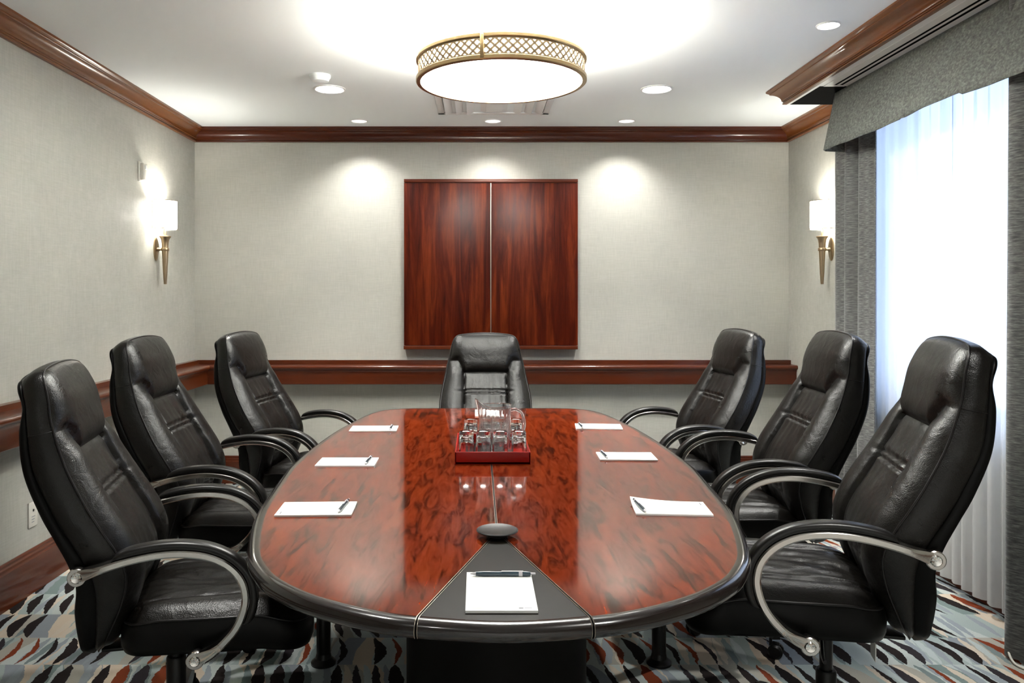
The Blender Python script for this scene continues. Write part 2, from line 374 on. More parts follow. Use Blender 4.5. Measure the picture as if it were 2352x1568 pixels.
# square ceiling vent
v = empty('ceiling_vent', (RCX, 4.93, ZC)); tag(v, 'white square ceiling vent with louvres partly hidden by the drum lamp', 'air vent')
m = MB()
for s in (-1, 1):
    m.box((s * .345 - .02, -.33, -.008), (s * .345 + .02, .33, 0), .002); m.box((-.365, s * .31 - .02, -.008), (.365, s * .31 + .02, 0), .002)
m.build('frame', 'white_paint', v)
for s in (-1, 1):
    for k in range(3):
        x = .13 + k * .07
        q = MB(); q.add([(s * x, -.29, -.002), (s * (x + .045), -.29, -.022), (s * (x + .045), .29, -.022), (s * x, .29, -.002), (s * x, -.29, 0.0), (s * (x + .045), -.29, -.018), (s * (x + .045), .29, -.018), (s * x, .29, 0.0)], [(0, 1, 2, 3), (4, 5, 6, 7), (0, 1, 5, 4), (2, 3, 7, 6), (1, 2, 6, 5), (0, 3, 7, 4)]); q.build('louvre', 'white_paint', v, smooth=False)
q = MB(); A = [(-.085, -.2, -.002), (.085, -.2, -.002), (.085, .25, -.002), (-.085, .25, -.002)]; B = [(-.05, -.16, -.02), (.05, -.16, -.02), (.05, .21, -.02), (-.05, .21, -.02)]
q.add(A + B, [(0, 1, 5, 4), (1, 2, 6, 5), (2, 3, 7, 6), (3, 0, 4, 7), (4, 5, 6, 7)]); q.build('centre_panel', 'white_paint', v, smooth=False)

# drum lamp
L = empty('drum_ceiling_lamp', (*LAMP, 0)); tag(L, 'large round brass drum ceiling lamp with lattice band and glowing opal disc', 'ceiling lamp')
R = .383
def ring(name, z0, z1, r0, r1): return MB().lathe([(r0, z0), (r1 - .003, z0), (r1, z0 + .003), (r1, z1 - .003), (r1 - .003, z1), (r0, z1), (r0, z0)], n=120, cap=False).build(name, 'brass', L)
ring('bottom_ring', 2.314, 2.334, R - .020, R); ring('top_ring', 2.405, 2.423, R - .020, R)
lat = MB(); NL = 64; rz0, rz1 = 2.336, 2.403
for dr in (1, -1):
    for k in range(NL):
        a0 = 2 * PI * k / NL; Vv = []; Ff = []; st = 8
        for i in range(st + 1):
            a = a0 + dr * 2 * PI * 2 / NL * i / st; z = rz0 + (rz1 - rz0) * i / st; hw = .0050
            for (rr, dz) in ((R - .010, -hw), (R - .010, hw), (R - .013, hw), (R - .013, -hw)):
                Vv.append((rr * math.cos(a), rr * math.sin(a), max(rz0, min(rz1, z + dz * 1.3))))
            if i < st:
                for q_ in range(4): Ff.append((i * 4 + q_, i * 4 + (q_ + 1) % 4, i * 4 + 4 + (q_ + 1) % 4, i * 4 + 4 + q_))
        lat.add(Vv, Ff)
for zz in (rz0, rz1): lat.lathe([(R - .013, zz - .004), (R - .009, zz - .004), (R - .009, zz + .004), (R - .013, zz + .004), (R - .013, zz - .004)], n=96, cap=False)
lat.build('lattice', 'bronze', L, smooth=False)
for k in range(3):
    a = math.radians(-90 - 13.4 + 120 * k)
    MB().box((R - .006, -.008, 2.320), (R + .004, .008, 2.416), .002, Matrix.Rotation(a, 4, 'Z')).build('post', 'brass', L)
MB().lathe([(.001, 2.317), (R - .020, 2.317), (R - .020, 2.321), (.001, 2.321)], n=96, cap=False).build('diffuser_disc', 'lamp_opal', L)
MB().lathe([(R - .024, 2.322), (R - .024, 2.404)], n=96, cap=False).build('inner_shade', 'lamp_inner', L)
MB().lathe([(R - .03, 2.400), (.001, 2.401)], n=96, cap=False).build('uplight_disc', 'lamp_uplight', L)  # glowing disc added in place of bulbs in the open drum, lights the ceiling
MB().lathe([(.001, ZC - .022), (.075, ZC - .020), (.083, ZC - .010), (.083, ZC)], n=48, cap=False).build('canopy', 'white_paint', L)
for k in range(3):
    a = 2 * PI * k / 3 + .4; MB().tube([(.05 * math.cos(a), .05 * math.sin(a), ZC - .02), (.05 * math.cos(a), .05 * math.sin(a), 2.409)], .005).build('stem', 'brass', L)

# ------------------------------------------------------------------ sconces
def sconce(side, label):
    s = 1 if side == 'left' else -1; x0 = XL if s == 1 else XR
    o = empty('wall_sconce', (x0, 5.05, 0)); tag(o, label, 'wall lamp', 'wall sconces')
    P = lambda x, y, z: (s * x, y, z)
    sh = MB(); n = 24; V = []; F = []
    for z in (1.782, 1.96):
        for i in range(n + 1):
            a = -PI / 2 + PI * i / n; V.append(P(.018 + .115 * math.cos(a), .095 * math.sin(a), z))
    for i in range(n): F.append((i, i + 1, n + 2 + i, n + 1 + i))
    so = sh.add(V, F).build('shade', 'shade_glow', o)
    fr = MB()
    for z in (1.782, 1.96):
        pts = [P(.018 + .117 * math.cos(-PI / 2 + PI * i / n), .097 * math.sin(-PI / 2 + PI * i / n), z) for i in range(n + 1)]
        fr.tube(pts, .0022, 6); fr.tube([pts[0], P(.06, 0, z), pts[-1]], .0018, 6)
    for i in (0, n): a = -PI / 2 + PI * i / n; fr.tube([P(.018, .097 * math.sin(a), 1.782), P(.018, .097 * math.sin(a), 1.96)], .003, 6)
    fr.build('shade_frame', 'bronze', so)
    c = (s * .062, 0, 0)
    MB().lathe([(.002, 1.430), (.009, 1.431), (.0135, 1.50), (.019, 1.62), (.020, 1.642)], c, 28).build('stem', 'bronze', o)
    MB().lathe([(.023, 1.642), (.025, 1.646), (.025, 1.658), (.023, 1.662)], c, 28).build('collar', 'bronze', o)
    MB().lathe([(.020, 1.662), (.021, 1.69), (.025, 1.715), (.033, 1.728), (.037, 1.734), (.036, 1.737), (.006, 1.735), (.005, 1.80), (.004, 1.85)], c, 28).build('cup', 'bronze', o)
    MB().lathe([(.001, 1.845), (.018, 1.86), (.022, 1.885), (.012, 1.905), (.001, 1.91)], c, 20).build('bulb', 'shade_glow', o)
    pl = MB(); V = []; F = []
    for k, (sc_, xx) in enumerate(((1, .001), (1, .006), (.8, .011), (.01, .012))):
        for i in range(28): a = 2 * PI * i / 28; V.append(P(xx, .036 * sc_ * math.cos(a), 1.655 + .075 * sc_ * math.sin(a)))
        if k:
            for i in range(28): F.append(((k - 1) * 28 + i, (k - 1) * 28 + (i + 1) % 28, k * 28 + (i + 1) % 28, k * 28 + i))
    pl.add(V, F).build('backplate', 'bronze', o)
    MB().tube([P(.008, 0, 1.652), P(.022, 0, 1.652), P(.03, 0, 1.652), P(.045, 0, 1.652)], [.012, .012, .007, .007]).build('bracket', 'bronze', o)
sconce('left', 'bronze torch shaped sconce with half round glowing shade on the left wall')
sconce('right', 'bronze torch shaped sconce with glowing shade on the right wall, half behind the drape')
# sensor box and outlet on the left wall
o = empty('wall_sensor', (XL, 4.82, 2.11)); tag(o, 'small beige sensor box high on the left wall above the sconce', 'sensor')
MB().box((0, -.035, -.06), (.012, .035, .06), .003).build('back_plate', 'white_plastic', o)
MB().box((.012, -.028, -.052), (.034, .028, .050), .004).build('cover', 'white_plastic', o)
MB().box((.034, -.012, .015), (.038, .012, .04), .002).build('lens', 'white_paint', o)
o = empty('wall_outlet', (XL, 3.65, .353)); tag(o, 'beige wall outlet plate low on the left wall behind the nearest chair', 'wall outlet')
MB().box((0, -.036, -.058), (.006, .036, .058), .002).build('cover_plate', 'white_plastic', o)
q = MB(); q.lathe([(.006, .0062), (.006, .0075), (.001, .0076)], (0, 0, .018), 16, 'X')
q.build('jack', 'black_plastic', o)
q = MB()
for k in range(3): q.box((.006, -.014, -.012 - k * .012), (.0066, .014 - .004 * k, -.009 - k * .012))
q.build('printed_lines', 'ink', o, smooth=False)

# ------------------------------------------------------------------ wall cabinet
C = empty('wall_cabinet', (.098, YB, 0)); tag(C, 'dark mahogany two door presentation cabinet hung on the back wall', 'cabinet')
box('carcass', (-.612, -.080, 1.0), (.612, 0, 2.164), 'cabinet_edge', C)
box('top_board', (-.620, -.104, 2.164), (.620, 0, 2.189), 'cabinet_edge', C, .002)
box('bottom_board', (-.622, -.104, .975), (.620, 0, 1.0), 'cabinet_edge', C, .002)
box('door', (-.620, -.100, 1.003), (-.004, -.081, 2.161), 'cabinet_veneer', C, .0015)
box('door', (.004, -.100, 1.003), (.620, -.081, 2.161), 'cabinet_veneer', C, .0015)
box('edge_strip', (-.0028, -.099, 1.003), (.0018, -.082, 2.161), 'alu', C)

# ------------------------------------------------------------------ valance, drapes, sheers
def sheet(name, rows, m, parent=None, thick=.003):
    n = len(rows[0]); V = [p for r in rows for p in r]; F = []
    for i in range(len(rows) - 1):
        for j in range(n - 1): F.append((i * n + j, i * n + j + 1, (i + 1) * n + j + 1, (i + 1) * n + j))
    o = mesh_obj(name, V, F, m, parent, True)
    if thick:
        s = o.modifiers.new('thick', 'SOLIDIFY'); s.thickness = thick; s.offset = 0
    return o
VE = 4.457
rows = []
for i in range(9):
    t = i / 8; z = SZ - .003 + (2.170 - SZ) * t; r = []
    for k in range(5): y = VE + .0; r.append((XR - .03 - (XR - .03 - (2.03 - .075 * t)) * k / 4, y - .012 * (k == 4), z))
    Y = VE
    while Y > -.6:
        Y -= .02
        wv = .004 * t * math.sin(Y * 9) + .003 * t * math.sin(Y * 23 + 1)
        step = .008 * t * (1 if (Y < 3.62 and Y > 3.60) else 0)
        r.append((2.005 - .07 * t + wv - step, Y, z - .006 * t * math.sin(Y * 5.2) - (.010 * t if Y < 3.16 else 0)))
    rows.append(r)
va = tag(sheet('valance', rows, 'valance_cloth', None, .004), 'grey fabric valance flaring below the soffit along the window', 'valance')
def drape(name, y0, y1, x0, x1, amp, wl, label, m='drape_cloth', z0=.012, z1=2.47, seed=0, thick=.003, flare=.0, ph=0.0, n=None, top_y=None):
    rnd = random.Random(seed); n = n or int((y1 - y0) / .008); rows = []
    fr = [(rnd.uniform(.7, 1.4), rnd.uniform(0, 6), rnd.uniform(.4, 1)) for _ in range(4)]
    for i in range(25):
        t = i / 24; z = z1 + (z0 - z1) * t; r = []
        for j in range(n + 1):
            u = j / n; sp = (u - .5) * (1 + flare * t) + .5; y = y0 + (y1 - y0) * sp
            p = 2 * PI * (u * (y1 - y0)) / wl + ph + .35 * math.sin(u * 9 * fr[0][0] + fr[0][1]) + .25 * t * math.sin(u * 5 + fr[1][1])
            a = amp * (.75 + .35 * math.sin(u * 7 * fr[1][0] + fr[1][1])) * (.85 + .3 * t)
            x = x0 + (x1 - x0) * .5 + a * math.sin(p) + a * .25 * math.sin(2.3 * p + fr[2][1])
            r.append((x, y + a * .35 * math.cos(p), z))
        rows.append(r)
    return sheet(name, rows, m, None, thick)
tag(drape('drape', 4.14, 4.60, 2.06, 2.12, .034, .165, '', seed=3, flare=-.05), 'grey pleated drape beside the right sconce at the far end of the window', 'curtain', 'window drapes')
tag(drape('drape', 1.9, 3.035, 1.98, 2.06, .030, .19, '', seed=5, flare=.03, ph=1.2), 'grey pleated drape at the right edge of the photo, near end of the window', 'curtain', 'window drapes')
tag(drape('sheer_curtain', 3.02, 3.62, 2.155, 2.185, .016, .085, '', 'sheer_cloth', .055, 2.47, 11, 0, .02), 'white sheer curtain panel next to the near drape', 'curtain', 'sheer curtains')
tag(drape('sheer_curtain', 3.60, 4.36, 2.16, 2.19, .016, .10, '', 'sheer_cloth', .055, 2.47, 12, 0, .0), 'white sheer curtain panel next to the far drape beside the middle right chair', 'curtain', 'sheer curtains')
struct(box('trim_9', (2.02, .6, 2.472), (2.20, 4.42, 2.492), 'white_paint'))
pts = cat([(2.02, 2.99, .006), (1.985, 2.96, .03), (1.975, 2.91, .008), (2.0, 2.85, .006), (2.06, 2.76, .006), (2.12, 2.70, .006)], 6)
tag(MB().tube(pts, .004, 8).build('cable', 'white_plastic'), 'thin pale cable on the carpet at the foot of the near drape', 'cable')

# ------------------------------------------------------------------ table
TX, TY, TZ = .052, 2.93, .74
T = empty('conference_table', (TX, TY, 0)); tag(T, 'large boat shaped mahogany conference table with black rounded edge and black wedge', 'table')
half = [(0, -1.42), (.165, -1.397), (.25, -1.37), (.335, -1.325), (.41, -1.272), (.485, -1.195), (.532, -1.12), (.572, -1.03), (.612, -.88), (.647, -.71), (.668, -.55), (.698, -.2), (.708, 0), (.700, .35), (.675, .7), (.642, .95), (.61, 1.15), (.575, 1.28), (.53, 1.355), (.45, 1.395), (.3, 1.41), (0, 1.42)]
hs = [p for p in cat([(-.165, -1.397)] + half + [(-.3, 1.41)], 14)][14:-14]
hs[0] = (0, -1.42); hs[-1] = (0, 1.42)
def gw(y): return max(0, .012 + (.1655 - .012) * (-.893 - y) / (1.398 - .893)) if y < -.893 else 0
for sd in (-1, 1):
    V = []; F = []; k = 0
    for x, y in hs:
        g_ = max(gw(y) + .001, .0018)
        if x < g_ + .0005: continue
        V += [(sd * x, y, TZ), (sd * g_, y, TZ), (sd * x, y, TZ - .004), (sd * g_, y, TZ - .004)]
        if k: a = 4 * (k - 1); F += [(a, a + 1, a + 5, a + 4), (a + 1, a + 3, a + 7, a + 5)]
        k += 1
    mesh_obj('veneer_panel', V, F, 'table_veneer', T)
V = []; F = []; k = 0
for x, y in hs:
    if y > -.893: break
    g_ = min(x, gw(y) - .002); V += [(-g_, y, TZ - .0003), (g_, y, TZ - .0003)]
    if k: a = 2 * (k - 1); F += [(a, a + 1, a + 3, a + 2)]
    k += 1
mesh_obj('wedge_inlay', V, F, 'wedge', T)
full = hs + [(-x, y) for x, y in hs[-2:0:-1]]
nf = len(full)
def onrm(i):
    a = Vector(full[i - 1]); b_ = Vector(full[(i + 1) % nf]); t = (b_ - a).normalized(); return Vector((t.y, -t.x))
nrm = [onrm(i) for i in range(nf)]
eprof = [(-.001, .7398), (.001, .7404), (.012, .7402), (.020, .738), (.027, .733), (.0305, .726), (.031, .720), (.029, .713), (.024, .707), (.016, .704), (-.01, .703), (-.01, .735)]
V = []; F = []; q = len(eprof)
for i in range(nf):
    for d_, z in eprof: V.append((full[i][0] + nrm[i].x * d_, full[i][1] + nrm[i].y * d_, z))
for i in range(nf):
    j = (i + 1) % nf
    for k in range(q): F.append((i * q + k, i * q + (k + 1) % q, j * q + (k + 1) % q, j * q + k))
mesh_obj('edge_band', V, F, 'edge_black', T, True, 50)
V = [(x * .995, y * .995, z) for z in (.705, .7355) for x, y in full]
mesh_obj('core_board', V, [tuple(range(nf)), tuple(range(nf, 2 * nf))] + [(i, (i + 1) % nf, nf + (i + 1) % nf, nf + i) for i in range(nf)], 'black_plastic', T)
# seams: aluminium lips either side of a dark joint
for sd in (-1, 1):
    MB().box((sd * .0026 - .0008, -.84, TZ - .003), (sd * .0026 + .0008, 1.40, TZ + .0006)).build('seam_strip', 'alu', T, False)
    for off in (-.0022, .0022):
        p0 = Vector((sd * (gw(-.9) + off * 1.2), -.9)); p1 = Vector((sd * (gw(-1.398) + off * 1.2), -1.398))
        path = [(p0.x, p0.y, TZ + .0002), (p1.x, p1.y, TZ + .0004)] + [(p1.x + sd * d_ * .12, p1.y - d_ * .99, z) for d_, z in eprof[2:9]]
        MB().tube(path, .0009, 6).build('seam_strip', 'alu', T)
    pa = [(sd * gw(-.9), -.9, TZ - .0002), (sd * gw(-1.398), -1.398, TZ)] + [(sd * (gw(-1.398) + d_ * .12), -1.398 - d_ * .99, z) for d_, z in eprof[2:9]]
    MB().tube(pa, .0011, 6).build('joint', 'black', T)
# round port cap at the tip of the wedge
cp = MB().lathe([(.028, 0), (.028, .010), (.050, .012), (.054, .014), (.054, .0155), (.0515, .017), (.040, .0145), (.02, .0125), (.0005, .012)], (0, 2.045 - TY, TZ), 56, cap=False).build('cable_port_cap', 'black_plastic', T)
# pedestals, posts, brackets
def pedestal(yc, s):
    V = []; F = []; n = 40
    for z in (0, .704):
        for i in range(n + 1): a = PI * i / n; V.append((.243 * math.cos(a), yc - s * .20 * math.sin(a), z))
    for i in range(n): F.append((i, i + 1, n + 2 + i, n + 1 + i))
    F.append((0, n, 2 * n + 1, n + 1)); F.append(tuple(range(n + 1))); F.append(tuple(range(n + 1, 2 * n + 2)))
    mesh_obj('pedestal', V, F, 'pedestal', T, True, 40)
pedestal(-.78, 1); pedestal(.78, -1)
for sd in (-1, 1):
    lg = MB().lathe([(.0215, .30), (.0215, .704)], (sd * .62, 0, 0), 24).build('post', 'black_metal', T)
    MB().lathe([(.026, .012), (.026, .30), (.021, .31)], (sd * .62, 0, 0), 24).build('sleeve', 'black_metal', lg)
    MB().lathe([(.046, 0), (.046, .008), (.030, .022), (.026, .04)], (sd * .62, 0, 0), 28).build('foot', 'black_plastic', lg)
    MB().box((sd * .085 - .02, -1.37, .690), (sd * .085 + .02, -1.33, .7035), .002).build('bracket', 'black_metal', T)
    MB().box((sd * .30 - .012, -1.27, .680), (sd * .30 + .012, -1.24, .7035), .002).build('bracket', 'black_metal', T)

# ------------------------------------------------------------------ notepads and pens
def notepad(x, y, rz, label, marks='side', curl=0.0, w_=.142, h_=.215):
    o = empty('notepad', (x, y, TZ), rz); tag(o, label, 'notepad', 'hotel notepads on the table')
    V = []; F = []; nx, ny = 9, 9
    for k, zz in enumerate((.0004, .0052)):
        for j in range(ny):
            for i in range(nx):
                u, v_ = i / (nx - 1), j / (ny - 1); lift = curl * max(0, u - .0) ** 3 * max(0, v_ - .2) ** 2 if k or True else 0
                V.append(((u - .5) * w_, (v_ - .5) * h_, zz + lift))
    for k in (0, 1):
        for j in range(ny - 1):
            for i in range(nx - 1): a = k * nx * ny + j * nx + i; F.append((a, a + 1, a + nx + 1, a + nx))
    bd = [i for i in range(nx)] + [j * nx + nx - 1 for j in range(1, ny)] + [(ny - 1) * nx + i for i in range(nx - 2, -1, -1)] + [j * nx for j in range(ny - 2, 0, -1)]
    for i in range(len(bd)): a, b_ = bd[i], bd[(i + 1) % len(bd)]; F.append((a, b_, b_ + nx * ny, a + nx * ny))
    mesh_obj('sheets', V, F, 'paper', o)
    q = MB(); z = .0054
    q.box((.034, -.0965, z), (.043, -.0925, z + .0002))
    for k in range(6): q.box((.0455 + k * .0024, -.0955, z), (.0472 + k * .0024, -.0930, z + .0002))
    q.build('printed_logo', 'ink', o, False)
    q = MB(); q.box((-.058, -.0955, z), (-.030, -.0950, z + .0002)); q.build('printed_line', 'ink', o, False)
def pen(x, y, z, rz, label):
    o = empty('ballpoint_pen', (x, y, z), rz); tag(o, label, 'pen', 'pens lying on the notepads')
    MB().lathe([(.0012, -.070), (.0026, -.064), (.0042, -.058)], n=16, axis='Y').build('tip', 'pen_light', o)
    MB().lathe([(.0042, -.058), (.0054, -.04), (.0050, -.01), (.0052, .036)], n=16, axis='Y').build('barrel', 'pen_dark', o)
    MB().lathe([(.0056, .036), (.0056, .044)], n=16, axis='Y').build('band', 'pen_light', o)
    MB().lathe([(.0052, .044), (.0054, .052), (.0044, .062)], n=16, axis='Y').build('cap', 'pen_dark', o)
    MB().lathe([(.0026, .062), (.0026, .072), (.001, .073)], n=12, axis='Y').build('clicker', 'pen_light', o)
    MB().box((-.0018, -.002, .0048), (.0018, .046, .0066), .0006).build('clip', 'pen_light', o)
R_ = math.radians
notepad(.048, 1.653, 0, 'white notepad lying square on the black wedge at the near table end')
notepad(-.463, 2.290, R_(-90 + 2), 'white notepad in front of the nearest left chair')
notepad(-.480, 2.934, R_(-90), 'white notepad in front of the middle left chair')
notepad(-.477, 3.668, R_(-90 + 1.5), 'white notepad in front of the farthest left chair')
notepad(.560, 2.297, R_(90 - 4), 'white notepad in front of the nearest right chair, one corner lifted', curl=.02)
notepad(.571, 3.037, R_(90 - 2), 'white notepad in front of the middle right chair')
notepad(.570, 3.726, R_(90 - 5), 'white notepad in front of the farthest right chair')
notepad(.060, 4.16, R_(180), 'white notepad at the far table end, mostly hidden by the pitcher')
PZ = TZ + .0054 + .0052
pen(.055, 1.735, PZ, R_(-90.5), 'slate blue pen across the top of the notepad on the black wedge')
pen(-.388, 2.300, PZ, R_(-3), 'dark pen on the notepad of the nearest left chair')
pen(-.403, 2.940, PZ, R_(-2), 'dark pen on the notepad of the middle left chair')
pen(-.398, 3.668, PZ, R_(2), 'dark pen on the notepad of the farthest left chair')
pen(.471, 2.305, PZ, R_(4), 'dark pen on the notepad of the nearest right chair')
pen(.487, 3.045, PZ, R_(2), 'dark pen on the notepad of the middle right chair')
pen(.486, 3.72, PZ, R_(1), 'dark pen on the notepad of the farthest right chair')

# ------------------------------------------------------------------ tray, glasses, pitcher
ty0, ty1, tx0, tx1, tz = 2.905, 3.31, -.082, .196, TZ + .046
Tr = empty('serving_tray', ((tx0 + tx1) / 2, (ty0 + ty1) / 2, TZ)); tag(Tr, 'red lacquer rectangular tray holding the glasses and pitcher', 'tray')
hx, hy = (tx1 - tx0) / 2, (ty1 - ty0) / 2
q = MB(); q.box((-hx, -hy, 0), (hx, hy, .010), .002)
for a, b_ in (((-hx, -hy, 0), (hx, -hy + .007, .046)), ((-hx, hy - .007, 0), (hx, hy, .046)), ((-hx, -hy, 0), (-hx + .007, hy, .046)), ((hx - .007, -hy, 0), (hx, hy, .046))): q.box(a, b_, .0022)
q.build('tray_body', 'red_lacquer', Tr)
box('dark_liner', (-.095, -hy + .025, .0102), (.075, hy - .04, .0125), 'black_plastic', Tr, .0008)
gz = TZ + .0128
def tumbler():
    o = empty('tumbler', (0, 0, 0))
    fac = lambda a, i: 1 + .035 * abs(math.cos(4.5 * a)) * (1 if i in (1, 2, 3, 4) else 0)
    outer = [(.0290, 0), (.0286, .02), (.0276, .05), (.0262, .085), (.0262, .098), (.0250, .102), (.0005, .102)]
    inner = [(.0274, 0), (.0266, .02), (.0250, .05), (.0232, .078), (.020, .084), (.0005, .085)]
    n = 40; m = MB(); prof = outer[::-1] + inner
    m.lathe(outer[::-1], n=n, cap=False, rfun=lambda a, i: fac(a, len(outer) - 1 - i)); k = len(m.V)
    m.lathe(inner, n=n, cap=False)
    s0 = (len(outer) - 1) * n
    m.F += [(s0 + i, s0 + (i + 1) % n, k + (i + 1) % n, k + i) for i in range(n)]
    m.build('glass_body', 'glass_clear', o); return o
g0 = tumbler()
spots = [(-.040, 2.950, 'front row, leftmost'), (.023, 2.950, 'front row, second from left'), (.085, 2.950, 'front row, third from left'), (.155, 2.950, 'front row, rightmost'),
         (-.026, 3.235, 'back row, leftmost'), (.034, 3.262, 'back row behind the pitcher, left one'), (.096, 3.262, 'back row behind the pitcher, right one'), (.156, 3.235, 'back row, rightmost under the pitcher handle')]
for i, (x, y, l) in enumerate(spots):
    g = g0 if i == 0 else copy_tree(g0)
    g.location = (x, y, gz); g.rotation_euler = (0, 0, i * .7)
    tag(g, 'upside down clear glass on the red tray, ' + l, 'glass', 'tumblers on the tray')
Pt = empty('water_pitcher', (.069, 3.09, gz)); tag(Pt, 'empty clear pitcher with spout and handle standing among the glasses', 'pitcher')
n = 72; H_ = .178; prof_o = [(.0005, 0), (.050, 0), (.055, .004), (.0575, .02), (.060, .08), (.062, .13), (.0635, H_)]
prof_i = [(.0605, H_), (.0592, .13), (.057, .08), (.0545, .022), (.050, .012), (.0005, .010)]
V = []; F = []
for i, (r, z) in enumerate(prof_o + prof_i):
    for k in range(n):
        a = 2 * PI * k / n; rr = r; zz = z
        top = sstep(.11, H_, z)
        d_ = math.atan2(math.sin(a - R_(195)), math.cos(a - R_(195)))
        sp = math.exp(-(d_ / .42) ** 2)
        rr += .016 * sp * top ** 1.5; zz += .026 * math.exp(-(d_ / .55) ** 2) * top ** 2 + .002 * top * math.cos(2 * a)
        if 1 < i < 5 and z < .14: rr += .0022 * math.cos(22 * a)
        V.append((rr * math.cos(a), rr * math.sin(a), zz))
m_ = len(prof_o + prof_i)
for i in range(m_ - 1):
    for k in range(n): F.append((i * n + k, i * n + (k + 1) % n, (i + 1) * n + (k + 1) % n, (i + 1) * n + k))
mesh_obj('pitcher_body', V, F, 'acrylic', Pt, True, 60)
rimi = len(prof_o) - 1
MB().tube([(V[rimi * n + k][0] * .985, V[rimi * n + k][1] * .985, V[rimi * n + k][2] + .001) for k in range(n)], .0021, 8, closed=True).build('rim', 'glass_clear', Pt)
MB().tube(cat([(.061, 0, .160), (.082, 0, .163), (.104, 0, .150), (.114, 0, .12), (.112, 0, .085), (.095, 0, .055), (.070, 0, .048), (.058, 0, .05)], 6), .0062, 12).build('handle', 'acrylic', Pt)

# ------------------------------------------------------------------ executive chair
# stations: front (f,z), gusset rear (f,z), shell rear (f,z), half width
ST = [(-.190, .385, -.197, .380, -.208, .370, .115), (-.165, .42, -.188, .412, -.228, .402, .172), (-.148, .457, -.180, .455, -.233, .450, .198),
      (-.108, .55, -.168, .545, -.231, .53, .236), (-.091, .635, -.170, .622, -.221, .607, .262), (-.113, .705, -.195, .690, -.236, .675, .276), (-.150, .768, -.236, .760, -.268, .745, .279),
      (-.192, .836, -.275, .830, -.306, .815, .272), (-.247, .938, -.325, .932, -.352, .920, .251), (-.286, 1.045, -.346, 1.038, -.370, 1.02, .228),
      (-.300, 1.115, -.356, 1.102, -.366, 1.090, .213), (-.314, 1.165, -.368, 1.145, -.382, 1.138, .198), (-.322, 1.187, -.376, 1.164, -.388, 1.158, .176), (-.326, 1.196, -.380, 1.171, -.388, 1.166, .140)]
SV = cat(ST, 15)
NA = 73
